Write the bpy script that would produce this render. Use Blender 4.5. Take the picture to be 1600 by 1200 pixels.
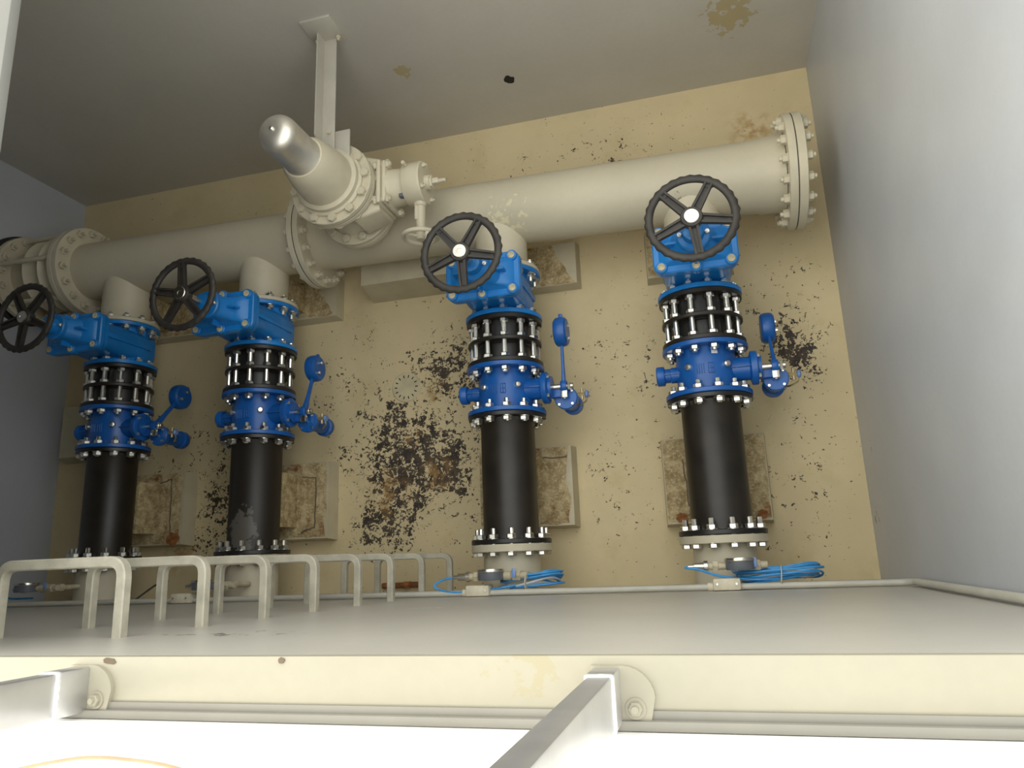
import bpy, bmesh, math, random
from mathutils import Matrix, Vector
PI = math.pi
random.seed(7)
for o in list(bpy.data.objects): bpy.data.objects.remove(o, do_unlink=True)
scn = bpy.context.scene
COL = scn.collection

# ------------------------------------------------------------------ camera
CAM = (0.0, 0.0, 4.2)
cd = bpy.data.cameras.new('camera'); cam = bpy.data.objects.new('camera', cd); COL.objects.link(cam)
cd.sensor_fit = 'HORIZONTAL'; cd.sensor_width = 36.0; cd.lens = 25.903; cd.clip_start = 0.02; cd.clip_end = 200
Rw = ((0.96226123, -0.03592, -0.26974631), (-0.09604586, -0.97228694, -0.21315088), (-0.25461444, 0.23101484, -0.939044))
cx, cy, cz = Vector(Rw[0]), -Vector(Rw[1]), -Vector(Rw[2])
cam.matrix_world = Matrix(((cx.x, cy.x, cz.x, CAM[0]), (cx.y, cy.y, cz.y, CAM[1]), (cx.z, cy.z, cz.z, CAM[2]), (0, 0, 0, 1)))
scn.camera = cam

# ------------------------------------------------------------------ sky, sun, exposure
# hazy bright sky, brightest towards the left of the picture where the sun stands behind thin cloud
SUN_EL = math.radians(42); SUN_AZ = math.radians(195)
world = bpy.data.worlds.new('world'); scn.world = world; world.use_nodes = True
wt = world.node_tree; wb = wt.nodes['Background']; ws = wt.nodes.new('ShaderNodeTexSky')
ws.sky_type = 'HOSEK_WILKIE'; ws.turbidity = 7.0; ws.ground_albedo = 0.5
ws.sun_direction = (math.cos(SUN_AZ) * math.cos(SUN_EL), math.sin(SUN_AZ) * math.cos(SUN_EL), math.sin(SUN_EL))
wm = wt.nodes.new('ShaderNodeMix'); wm.data_type = 'RGBA'; wm.blend_type = 'ADD'; wm.inputs[0].default_value = 1.0
wv = wt.nodes.new('ShaderNodeVectorMath'); wv.operation = 'SCALE'; wv.inputs['Scale'].default_value = 1.5
wt.links.new(ws.outputs[0], wv.inputs[0]); wt.links.new(wv.outputs[0], wm.inputs[6]); wm.inputs[7].default_value = (0.74, 0.80, 0.90, 1)   # even cloud veil
wc = wt.nodes.new('ShaderNodeVectorMath'); wc.operation = 'MULTIPLY'; wc.inputs[1].default_value = (1.03, 0.94, 0.77)     # the camera's warm white balance
wt.links.new(wm.outputs[2], wc.inputs[0]); wt.links.new(wc.outputs[0], wb.inputs['Color']); wb.inputs['Strength'].default_value = 1.0
vs = scn.view_settings
scn.display_settings.display_device = 'sRGB'
vs.view_transform = 'Standard'; vs.look = 'None'; vs.gamma = 1.0; vs.use_curve_mapping = False
vs.exposure = 1.5

# ------------------------------------------------------------------ material helpers
class NT:
    def __init__(s, name):
        s.m = bpy.data.materials.new(name); s.m.use_nodes = True; s.t = s.m.node_tree
        s.b = s.t.nodes['Principled BSDF']; s.co = s.t.nodes.new('ShaderNodeTexCoord')
    def n(s, typ, **kw):
        nd = s.t.nodes.new(typ)
        for k, v in kw.items(): setattr(nd, k, v)
        return nd
    def put(s, sock, v):
        if hasattr(v, 'is_output'): s.t.links.new(v, sock)
        else: sock.default_value = v
    def math(s, op, a, b=0.0, clamp=False):
        nd = s.n('ShaderNodeMath', operation=op); nd.use_clamp = clamp
        s.put(nd.inputs[0], a); s.put(nd.inputs[1], b); return nd.outputs[0]
    def noise(s, scale, detail=3, rough=0.55, dist=0.0, vec=None):
        nd = s.n('ShaderNodeTexNoise'); nd.inputs['Scale'].default_value = scale; nd.inputs['Detail'].default_value = detail
        nd.inputs['Roughness'].default_value = rough; nd.inputs['Distortion'].default_value = dist
        s.t.links.new(vec if vec is not None else s.co.outputs['Object'], nd.inputs['Vector']); return nd.outputs['Fac']
    def ramp(s, f, lo, hi):
        nd = s.n('ShaderNodeMapRange'); nd.interpolation_type = 'SMOOTHSTEP'
        s.put(nd.inputs['Value'], f); s.put(nd.inputs['From Min'], lo); s.put(nd.inputs['From Max'], hi); return nd.outputs['Result']
    def mix(s, f, a, b):
        nd = s.n('ShaderNodeMix', data_type='RGBA'); s.put(nd.inputs[0], f)
        s.put(nd.inputs[6], a if hasattr(a, 'is_output') else tuple(a) + (1,)); s.put(nd.inputs[7], b if hasattr(b, 'is_output') else tuple(b) + (1,))
        return nd.outputs[2]
    def near(s, p, r, soft=0.6, sc=(1, 1, 1)):
        # 1 inside a blob round point p (object coordinates), falling to 0 at radius r
        mp = s.n('ShaderNodeVectorMath', operation='SUBTRACT'); s.t.links.new(s.co.outputs['Object'], mp.inputs[0]); mp.inputs[1].default_value = p
        ml = s.n('ShaderNodeVectorMath', operation='MULTIPLY'); s.t.links.new(mp.outputs[0], ml.inputs[0]); ml.inputs[1].default_value = sc
        ln = s.n('ShaderNodeVectorMath', operation='LENGTH'); s.t.links.new(ml.outputs[0], ln.inputs[0])
        return s.math('SUBTRACT', 1.0, s.ramp(ln.outputs['Value'], r * (1 - soft), r))
    def bump(s, h, strength=0.2, dist=0.01):
        nd = s.n('ShaderNodeBump'); nd.inputs['Strength'].default_value = strength; nd.inputs['Distance'].default_value = dist
        s.put(nd.inputs['Height'], h); s.t.links.new(nd.outputs[0], s.b.inputs['Normal'])
    def done(s, col, rough=0.5, metal=0.0, spec=0.5):
        s.put(s.b.inputs['Base Color'], col if hasattr(col, 'is_output') else tuple(col) + (1,))
        s.put(s.b.inputs['Roughness'], rough); s.put(s.b.inputs['Metallic'], metal); s.b.inputs['Specular IOR Level'].default_value = spec
        return s.m

MAT = {}
def simple(name, col, rough=0.5, metal=0.0, var=0.12, scale=9.0, spec=0.5, bump=0.0):
    t = NT(name); f = t.ramp(t.noise(scale, 4), 0.3, 0.7)
    c = t.mix(f, tuple(x * (1 - var) for x in col), tuple(min(1, x * (1 + var)) for x in col))
    if bump: t.bump(t.noise(scale * 12, 3), bump, 0.002)
    MAT[name] = t.done(c, rough, metal, spec)

simple('pipe_paint', (0.56, 0.505, 0.375), 0.45, var=0.07, scale=5, bump=0.05)
simple('block_paint', (0.52, 0.46, 0.32), 0.6, var=0.08, scale=6, bump=0.1)
simple('gate_blue', (0.010, 0.19, 0.55), 0.32, var=0.10, scale=8, bump=0.04)
simple('check_blue', (0.008, 0.098, 0.37), 0.33, var=0.10, scale=8, bump=0.04)
simple('black_coat', (0.017, 0.013, 0.009), 0.42, var=0.35, scale=7, bump=0.06)
simple('black_gloss', (0.012, 0.011, 0.010), 0.38, var=0.3, scale=10)
simple('wheel_black', (0.035, 0.030, 0.025), 0.55, var=0.25, scale=14, bump=0.06)
simple('zinc', (0.80, 0.78, 0.72), 0.28, 1.0, var=0.12, scale=30)
simple('stainless', (0.66, 0.63, 0.56), 0.24, 1.0, var=0.10, scale=12)
simple('aluminium', (0.62, 0.61, 0.60), 0.42, 0.85, var=0.08, scale=8)
simple('weld', (0.72, 0.71, 0.69), 0.6, 0.3, var=0.2, scale=60, bump=0.4)
simple('rung_paint', (0.44, 0.41, 0.325), 0.55, var=0.14, scale=18, bump=0.15)
simple('cap_beige', (0.52, 0.46, 0.30), 0.6, var=0.2, scale=40)
simple('brass', (0.46, 0.37, 0.20), 0.4, 0.7, var=0.2, scale=20)
simple('brass_painted', (0.50, 0.44, 0.31), 0.55, var=0.15, scale=25)
simple('cable_blue', (0.05, 0.30, 0.66), 0.45, var=0.1, scale=20)
simple('cable_white', (0.62, 0.66, 0.68), 0.5, var=0.1, scale=20)
simple('strap', (0.66, 0.60, 0.46), 0.6, var=0.1, scale=20)
simple('conduit_grey', (0.52, 0.50, 0.43), 0.5, var=0.08, scale=6)
simple('gauge_dark', (0.12, 0.13, 0.15), 0.4, var=0.1, scale=20)
simple('gasket', (0.03, 0.028, 0.025), 0.8)
simple('sticker', (0.75, 0.76, 0.78), 0.5, var=0.03)
simple('rust', (0.26, 0.10, 0.03), 0.85, var=0.4, scale=30, bump=0.3)
simple('hose_tan', (0.46, 0.30, 0.18), 0.6)
simple('chip_dark', (0.16, 0.12, 0.08), 0.9)
simple('dark_hole', (0.02, 0.015, 0.012), 0.9)
simple('white_concrete', (0.80, 0.79, 0.76), 0.85, var=0.04, scale=4, bump=0.2)
simple('cover_steel', (0.20, 0.195, 0.175), 0.6, var=0.06, scale=3)
simple('strip_grey', (0.25, 0.235, 0.20), 0.6, var=0.06, scale=6)
simple('bracket_paint', (0.47, 0.44, 0.37), 0.4, var=0.06, scale=6)
simple('dome_steel', (0.78, 0.74, 0.65), 0.40, 0.9, var=0.08, scale=10)
simple('drain_paint', (0.58, 0.50, 0.32), 0.6)
simple('clear_knob', (0.16, 0.26, 0.52), 0.25, var=0.1)

def wall_mat(name, col, marks=(), gloss=0.36):
    t = NT(name)
    f = t.ramp(t.noise(1.3, 5, 0.6), 0.25, 0.75)
    c = t.mix(f, tuple(x * 0.93 for x in col), tuple(x * 1.05 for x in col))
    fine = t.ramp(t.noise(40, 3), 0.35, 0.65)
    c = t.mix(t.math('MULTIPLY', fine, 0.10), c, tuple(x * 0.8 for x in col))
    for (p, r, sc, mc, th) in marks:
        m = t.near(p, r, 0.8, sc)
        k = t.ramp(t.math('ADD', t.noise(22, 4, 0.6), t.math('MULTIPLY', m, 0.36)), th, th + 0.05)
        c = t.mix(t.math('MULTIPLY', k, t.math('GREATER_THAN', m, 0.01)), c, mc)
    t.bump(t.noise(55, 4), 0.06, 0.003)
    MAT[name] = t.done(c, gloss, 0.0, 0.5)
GREY = (0.52, 0.49, 0.43)
CREAM = (0.355, 0.325, 0.245)
END_SKY_GREY = (0.475, 0.495, 0.53)         # end-wall grey with the blue tint of the skylight mixed into the colour
wall_mat('wall_grey', END_SKY_GREY)
STAIN = (0.43, 0.36, 0.21)
wall_mat('wall_far_grey', GREY, [((0.30, 2.79, 0.60), 0.22, (1, 1, 0.8), STAIN, 0.72), ((-1.53, 2.79, 0.72), 0.10, (1, 1, 1), STAIN, 0.74)])
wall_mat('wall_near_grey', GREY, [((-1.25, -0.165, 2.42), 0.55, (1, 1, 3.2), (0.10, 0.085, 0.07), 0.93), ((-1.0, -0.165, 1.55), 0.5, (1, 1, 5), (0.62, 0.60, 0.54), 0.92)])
wall_mat('wall_right_grey', END_SKY_GREY, [((0.75, 0.55, 0.22), 0.4, (1, 1, 2.5), (0.13, 0.11, 0.08), 0.97), ((0.75, 0.14, 0.13), 0.15, (1, 1, 1), (0.13, 0.11, 0.08), 0.92)])
wall_mat('ledge_cream', CREAM, [((-0.36, -0.2, 2.88), 0.16, (1, 1, 1), (0.345, 0.305, 0.20), 0.86)])

def floor_mat():
    t = NT('floor_paint')
    base = (0.66, 0.545, 0.325)
    f = t.ramp(t.noise(0.9, 5, 0.6), 0.3, 0.7)
    c = t.mix(f, tuple(x * 0.90 for x in base), tuple(x * 1.06 for x in base))
    c = t.mix(t.math('MULTIPLY', t.ramp(t.noise(4, 5, 0.65), 0.5, 0.75), 0.45), c, (0.50, 0.40, 0.19))
    # areas where the paint has flaked off: (centre, radius, stretch)
    dense = [((-1.80, 0.62, 0), 0.62, (1.0, 0.9, 0)), ((-1.58, 0.55, 0), 0.42, (1, 1, 0)), ((-1.95, 0.25, 0), 0.42, (1, 1.2, 0)), ((0.50, 1.06, 0), 0.34, (1.3, 1, 0)),
             ((-1.50, 1.18, 0), 0.42, (1, 1, 0)), ((-3.12, 0.42, 0), 0.42, (1.4, .9, 0)), ((-3.25, 0.15, 0), 0.3, (1, 1, 0))]
    sparse = [((-0.55, 0.45, 0), 0.50, (1.2, 0.9, 0)), ((-0.45, 1.15, 0), 0.60, (1, 0.8, 0)), ((-1.8, 0.7, 0), 1.1, (0.9, 0.8, 0)), ((0.42, 1.3, 0), 0.6, (1, 0.8, 0)),
              ((-0.5, 2.35, 0), 0.7, (0.6, 1.2, 0)), ((-2.2, 1.2, 0), 0.6, (1, 1, 0)), ((0.45, 0.4, 0), 0.6, (1.4, 0.8, 0)), ((-0.27, 0.6, 0), 0.45, (2, 0.8, 0)), ((-3.4, 0.7, 0), 0.8, (1, 1, 0))]
    def total(lst):
        s = None
        for p, r, sc in lst:
            m = t.near(p, r, 0.95, sc); s = m if s is None else t.math('MAXIMUM', s, m)
        return s
    md = total(dense); ms = total(sparse)
    w = t.noise(24, 5, 0.62, 0.8); w2 = t.noise(70, 4, 0.6, 0.8); w3 = t.noise(7, 3, 0.5, 1.4)
    h = t.math('ADD', t.math('MULTIPLY', w, 0.42), t.math('ADD', t.math('MULTIPLY', w2, 0.33), t.math('MULTIPLY', w3, 0.25)))
    h = t.math('ADD', h, t.math('ADD', t.math('MULTIPLY', md, 0.10), t.math('MULTIPLY', ms, 0.064)))
    k = t.ramp(h, 0.624, 0.640)
    brown = t.mix(t.ramp(t.noise(17, 3), 0.4, 0.65), (0.040, 0.030, 0.024), (0.085, 0.062, 0.042))
    c = t.mix(k, c, brown)
    # tiny chips everywhere
    tiny = t.ramp(t.noise(46, 2, 0.5, 0.4), 0.735, 0.75)
    c = t.mix(t.math('MULTIPLY', tiny, 0.9), c, (0.06, 0.048, 0.035))
    # rust stains
    for p, r in [((0.40, 2.44, 0), 0.2), ((-1.62, 0.52, 0), 0.16), ((-1.95, 0.42, 0), 0.2), ((-1.78, 0.75, 0), 0.1), ((-1.62, 1.02, 0), 0.12), ((-3.45, .12, 0), .2)]:
        m = t.math('MULTIPLY', t.near(p, r, 0.9, (1, 1, 0)), t.ramp(t.noise(13, 4), 0.42, 0.62))
        c = t.mix(t.math('MULTIPLY', m, 0.75), c, (0.36, 0.20, 0.06))
    t.bump(t.math('SUBTRACT', t.noise(30, 4), k), 0.25, 0.004)
    MAT['floor_paint'] = t.done(c, t.ramp(t.noise(5, 4), -0.6, 1.2), 0.0, 0.4)
floor_mat()

def raw_mat():
    t = NT('raw_concrete')
    c = t.mix(t.ramp(t.noise(14, 6, 0.7), 0.3, 0.7), (0.30, 0.21, 0.095), (0.70, 0.57, 0.33))
    c = t.mix(t.math('MULTIPLY', t.ramp(t.noise(70, 3), 0.5, 0.7), 0.6), c, (0.80, 0.69, 0.46))
    c = t.mix(t.ramp(t.noise(5.5, 4), 0.60, 0.70), c, (0.27, 0.10, 0.025))
    t.bump(t.noise(34, 6, 0.7), 1.0, 0.016)
    MAT['raw_concrete'] = t.done(c, 0.9, 0, 0.2)
raw_mat()
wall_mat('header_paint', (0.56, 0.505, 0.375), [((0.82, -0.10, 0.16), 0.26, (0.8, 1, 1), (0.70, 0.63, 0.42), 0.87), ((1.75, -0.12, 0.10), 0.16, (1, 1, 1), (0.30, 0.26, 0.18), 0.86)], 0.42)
wall_mat('black_smear', (0.017, 0.013, 0.009), [((0.02, 0.2, 0.14), 0.20, (1.6, 1, 1), (0.10, 0.09, 0.075), 0.66)], 0.46)

# ------------------------------------------------------------------ mesh helpers
AX = {'Z': Matrix.Identity(4), 'Y': Matrix.Rotation(-PI / 2, 4, 'X'), 'X': Matrix.Rotation(PI / 2, 4, 'Y')}
T = Matrix.Translation
class MB:
    def __init__(s): s.v = []; s.f = []
    def add(s, vs_, fs, M=None):
        o = len(s.v)
        s.v += [tuple(M @ Vector(p)) if M is not None else tuple(p) for p in vs_]
        s.f += [tuple(i + o for i in f) for f in fs]; return s
    def lathe(s, prof, n=32, axis='Z', at=(0, 0, 0), M=None, closed=False):
        vs_, fs = [], []; ring = []
        for r, z in prof:
            if r < 1e-6: ring.append((len(vs_), 1)); vs_.append((0, 0, z))
            else:
                ring.append((len(vs_), n))
                vs_ += [(r * math.cos(2 * PI * i / n), r * math.sin(2 * PI * i / n), z) for i in range(n)]
        pairs = list(zip(ring, ring[1:])) + ([(ring[-1], ring[0])] if closed else [])
        for (a, na), (b, nb) in pairs:
            for i in range(n):
                j = (i + 1) % n
                if na == 1 and nb == 1: continue
                if na == 1: fs.append((a, b + j, b + i))
                elif nb == 1: fs.append((a + i, a + j, b))
                else: fs.append((a + i, a + j, b + j, b + i))
        m = T(at) @ AX[axis]
        if M is not None: m = M @ m
        return s.add(vs_, fs, m)
    def cyl(s, r, z0, z1, n=24, axis='Z', at=(0, 0, 0), ch=0.0, M=None, r2=None):
        r2 = r if r2 is None else r2
        if ch: p = [(0, z0), (r - ch, z0), (r, z0 + ch), (r2, z1 - ch), (r2 - ch, z1), (0, z1)]
        else: p = [(0, z0), (r, z0), (r2, z1), (0, z1)]
        return s.lathe(p, n, axis, at, M)
    def box(s, c, size, bev=0.0, M=None, seg=2):
        bm = bmesh.new(); bmesh.ops.create_cube(bm, size=1.0)
        for v in bm.verts: v.co = Vector((v.co.x * size[0], v.co.y * size[1], v.co.z * size[2]))
        if bev: bmesh.ops.bevel(bm, geom=list(bm.edges), offset=bev, segments=seg, affect='EDGES', profile=0.5)
        bm.verts.index_update(); m = T(c)
        if M is not None: m = M @ m
        s.add([v.co.copy() for v in bm.verts], [[v.index for v in f.verts] for f in bm.faces], m); bm.free(); return s
    def prism(s, poly, z0, z1, M=None):
        n = len(poly); vs_ = [(x, y, z0) for x, y in poly] + [(x, y, z1) for x, y in poly]
        fs = [tuple(range(n - 1, -1, -1)), tuple(range(n, 2 * n))] + [(i, (i + 1) % n, n + (i + 1) % n, n + i) for i in range(n)]
        return s.add(vs_, fs, M)
    def hexa(s, r, z0, z1, axis='Z', at=(0, 0, 0), M=None):
        return s.lathe([(0, z0), (r * 0.9, z0), (r, z0 + r * 0.12), (r, z1 - r * 0.12), (r * 0.9, z1), (0, z1)], 6, axis, at, M)
    def sweep(s, path, sec, closed=False, up=(0, 0, 1), caps=True):
        P = [Vector(p) for p in path]; n = len(P); m = len(sec); vs_, fs = [], []
        u = Vector(up)
        for i in range(n):
            a = P[(i - 1) % n] if (closed or i) else P[i]; b = P[(i + 1) % n] if (closed or i < n - 1) else P[i]
            t = (b - a).normalized()
            x = u.cross(t)
            if x.length < 1e-4: x = Vector((1, 0, 0)).cross(t)
            x.normalize(); y = t.cross(x).normalized()
            vs_ += [P[i] + x * q[0] + y * q[1] for q in sec]
        for i in range(n if closed else n - 1):
            j = (i + 1) % n
            for k in range(m): l = (k + 1) % m; fs.append((i * m + k, i * m + l, j * m + l, j * m + k))
        if caps and not closed: fs += [tuple(range(m - 1, -1, -1)), tuple(range((n - 1) * m, n * m))]
        return s.add(vs_, fs)
    def tube(s, path, r, n=10, closed=False, up=(0, 0, 1)):
        return s.sweep(path, [(r * math.cos(2 * PI * k / n), r * math.sin(2 * PI * k / n)) for k in range(n)], closed, up)
    def loft(s, secs, n=8, M=None, caps=True):
        # rounded-rectangle sections (hx, hy, corner radius, z)
        vs_, fs = [], []; m = 4 * n
        for hx, hy, rc, z in secs:
            for q, (sx, sy) in enumerate(((1, 1), (-1, 1), (-1, -1), (1, -1))):
                for i in range(n):
                    a = q * PI / 2 + (PI / 2) * i / (n - 1)
                    vs_.append((sx * (hx - rc) + rc * math.cos(a), sy * (hy - rc) + rc * math.sin(a), z))
        for k in range(len(secs) - 1):
            for i in range(m): j = (i + 1) % m; fs.append((k * m + i, k * m + j, (k + 1) * m + j, (k + 1) * m + i))
        if caps: fs += [tuple(range(m - 1, -1, -1)), tuple(range((len(secs) - 1) * m, len(secs) * m))]
        return s.add(vs_, fs, M)
    def mesh(s, name, mat, ang=35):
        me = bpy.data.meshes.new(name); me.from_pydata(s.v, [], s.f); me.validate()
        bm = bmesh.new(); bm.from_mesh(me); bmesh.ops.recalc_face_normals(bm, faces=bm.faces); bm.to_mesh(me); bm.free()
        me.shade_smooth(); me.set_sharp_from_angle(angle=math.radians(ang)); me.materials.append(MAT[mat]); return me

def arc(c, r, a0, a1, n, plane='XY'):
    out = []
    for i in range(n + 1):
        a = a0 + (a1 - a0) * i / n; u, v = r * math.cos(a), r * math.sin(a)
        out.append({'XY': (c[0] + u, c[1] + v, c[2]), 'XZ': (c[0] + u, c[1], c[2] + v), 'YZ': (c[0], c[1] + u, c[2] + v)}[plane])
    return out
def fillet(pts, r, n=6):
    P = [Vector(p) for p in pts]; out = [P[0]]
    for a, b, c in zip(P, P[1:], P[2:]):
        u = (a - b); v = (c - b); k = min(r, u.length * 0.49, v.length * 0.49); u.normalize(); v.normalize()
        p0, p1 = b + u * k, b + v * k
        for i in range(n + 1):
            t = i / n; out.append(p0 * (1 - t) ** 2 + b * 2 * t * (1 - t) + p1 * t * t)
    out.append(P[-1]); return [tuple(p) for p in out]

CACHE = {}
def part(name, parent, mat, build, key=None, loc=None, rot=None, ang=35):
    """one mesh object; pieces with the same key share mesh data"""
    me = CACHE.get(key) if key else None
    if me is None:
        mb = MB(); build(mb); me = mb.mesh(name, mat, ang)
        if key: CACHE[key] = me
    o = bpy.data.objects.new(name, me); COL.objects.link(o)
    if parent is not None: o.parent = parent
    if loc is not None: o.location = loc
    if rot is not None: o.rotation_euler = rot
    return o
def tag(o, label, cat, group=None, kind=None):
    o['label'] = label
    if cat: o['category'] = cat
    if group: o['group'] = group
    if kind: o['kind'] = kind
    return o
def thing(name, label, cat, loc=(0, 0, 0), rotz=0.0, group=None):
    o = bpy.data.objects.new(name, None); COL.objects.link(o); o.empty_display_size = 0.1
    o.location = loc; o.rotation_euler = (0, 0, rotz); return tag(o, label, cat, group)
def struct(name, label, mat, build, ang=35):
    o = part(name, None, mat, build, ang=ang); o['kind'] = 'structure'; o['label'] = label; return o

# ------------------------------------------------------------------ the chamber
XL, XR, YN, YF = -4.52, 0.75, -0.165, 2.79       # inner faces
ZR = 2.88                                         # height of the rim ledge
ZG = 2.915                                        # ground outside
OL = -1.745                                        # left edge of the roof opening
struct('floor', 'beige painted chamber floor with dark flaked patches', 'floor_paint', lambda m: m.box(((XL + XR) / 2, (YN + YF) / 2, -0.06), (XR - XL + 0.4, YF - YN + 0.4, 0.12)))
struct('wall_far', 'grey painted concrete wall behind the large header pipe', 'wall_far_grey', lambda m: m.box(((XL + XR) / 2, YF + 0.1, 1.43), (XR - XL + 0.4, 0.2, 2.86)))
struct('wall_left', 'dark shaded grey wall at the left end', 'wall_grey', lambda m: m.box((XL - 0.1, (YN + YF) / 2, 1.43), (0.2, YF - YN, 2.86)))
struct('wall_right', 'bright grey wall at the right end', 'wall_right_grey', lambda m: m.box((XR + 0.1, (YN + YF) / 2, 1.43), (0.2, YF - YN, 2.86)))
struct('wall_near', 'grey wall below the rim carrying the step rungs', 'wall_near_grey', lambda m: m.box(((XL + XR) / 2, YN - 0.1, 1.43), (XR - XL + 0.4, 0.2, 2.86)))
def ledge(m):
    m.box(((OL - 0.1 + XR + 0.2) / 2, YN - 0.05, ZR - 0.01), (XR + 0.3 - OL, 0.10, 0.02), 0.004)
struct('trim_1', 'cream painted ledge along the near rim of the opening', 'ledge_cream', ledge)
struct('trim_2', 'narrow grey angle strip bordering the cream ledge', 'strip_grey', lambda m: (m.box(((OL + XR) / 2, YN - 0.108, ZR + 0.004), (XR - OL + 0.3, 0.016, 0.028), 0.002), m.box(((OL + XR) / 2, YN - 0.094, ZR - 0.0015 + 0.004), (XR - OL + 0.3, 0.016, 0.006), 0.001)))
struct('roof', 'grey steel cover plate over the left end of the chamber', 'cover_steel', lambda m: m.box(((XL - 0.2 + OL) / 2, (YN + YF + 0.2) / 2, 2.875), (OL - XL + 0.2, YF - YN + 0.2, 0.03), 0.003))
def ground(m):
    z = ZG - 0.1; h = 0.2
    m.box((-2, -5.282, z), (20, 10, h)); m.box((-2, YF + 0.2 + 5, z), (20, 10, h))
    m.box((6.95, 1.312, z), (12, YF + 0.2 + 0.282 - 0.0, h)); m.box((-7.36, 1.312, z), (5.28, YF + 0.48, h))
struct('ground', 'sunlit white concrete outside the opening', 'white_concrete', ground)

# ------------------------------------------------------------------ bolts
BR, BS = 0.0245, 0.0122
def bolt(parent, key, spec, loc, rot):
    """spec = shaft range and list of hex ranges, along local Z"""
    def b(m):
        m.cyl(BS, spec[0], spec[1], 8, ch=0.002)
        for (a, c) in spec[2]: m.hexa(BR, a, c)
        for (a, c) in (spec[3] if len(spec) > 3 else ()): m.cyl(BR * 1.22, a, c, 12)
    return part('bolt', parent, 'zinc' if not key.startswith('painted') else 'pipe_paint', b, key, loc, rot, 30)
def ring(parent, key, spec, y, r, n, axis='Y', name=None, c=(0, 0), off=0.5):
    for i in range(n):
        a = 2 * PI * (i + off) / n
        tw = random.uniform(0, PI / 3)
        if axis == 'Y': o = bolt(parent, key, spec, (c[0] + r * math.cos(a), y, c[1] + r * math.sin(a)), Matrix.Rotation(-PI / 2, 4, 'X').to_euler())
        elif axis == 'X': o = bolt(parent, key, spec, (y, c[0] + r * math.cos(a), c[1] + r * math.sin(a)), Matrix.Rotation(PI / 2, 4, 'Y').to_euler())
        else: o = bolt(parent, key, spec, (c[0] + r * math.cos(a), c[1] + r * math.sin(a), y), (0, 0, tw))
        if name: o.name = name

ZA = 0.44
BX = [0.005, -1.052, -2.591, -3.625]
WHERE = ['nearest the right wall', 'on the second pipe from the right', 'on the third pipe from the right', 'on the pipe nearest the left wall']
WH2 = ['of the pipe nearest the right wall', 'of the second pipe from the right', 'of the third pipe from the right', 'of the pipe nearest the left wall']
RP, RF = 0.144, 0.208
NB = 12; RB = 0.178

def disc(m, r, z0, z1, hole=0.0, axis='Y', at=(0, 0, 0), n=48, ch=0.003):
    if hole: m.lathe([(hole, z0), (r - ch, z0), (r, z0 + ch), (r, z1 - ch), (r - ch, z1), (hole, z1)], n, axis, at, closed=True)
    else: m.cyl(r, z0, z1, n, axis, at, ch)

# ------------------------------------------------------------------ spool pipes and wall stubs
for b in range(4):
    x = BX[b]
    st = thing('wall_pipe_stub', 'short grey flanged pipe leaving the near wall, ' + ['under the gauge nearest the right wall', 'second from the right', 'behind the step rungs', 'in the dark left end'][b], 'pipe', (x, 0, ZA), 0, 'grey flanged wall stubs')
    part('stub_pipe', st, 'pipe_paint', lambda m: m.lathe([(0.10, -0.19), (RP + 0.003, -0.19), (RP + 0.003, 0.04), (0.10, 0.04)], 40, 'Y', closed=True), 'stub_pipe')
    part('flange', st, 'pipe_paint', lambda m: disc(m, RF, 0.036, 0.0735, 0.12), 'stub_flange')
    sp = thing('spool_pipe', 'black coated flanged pipe length ' + WH2[b][3:], 'pipe', (x, 0, ZA), 0, 'black flanged pipe lengths')
    sp['label'] = 'black coated straight flanged pipe, ' + ['nearest the right wall', 'second from the right', 'third from the right, paint smeared', 'nearest the left wall'][b]
    part('pipe', sp, 'black_smear' if b == 2 else 'black_coat', lambda m: m.lathe([(0.12, 0.078), (RP + 0.012, 0.078), (RP + 0.010, 0.115), (RP, 0.13), (RP, 0.69), (RP + 0.010, 0.705), (RP + 0.012, 0.74), (0.12, 0.74)], 48, 'Y', closed=True), 'spool_pipe_smeared' if b == 2 else 'spool_pipe')
    part('flange', sp, 'black_gloss', lambda m: disc(m, RF, 0.076, 0.1, 0.12), 'spool_fl_a')
    part('flange', sp, 'black_gloss', lambda m: disc(m, RF, 0.720, 0.7435, 0.12), 'spool_fl_b')
    ring(sp, 'bolt_low', (-0.058, 0.080, [(-0.058, -0.037), (0.028, 0.050)], [(-0.0372, -0.034), (0.0255, 0.0285)]), 0.0735, RB, NB)

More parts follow.
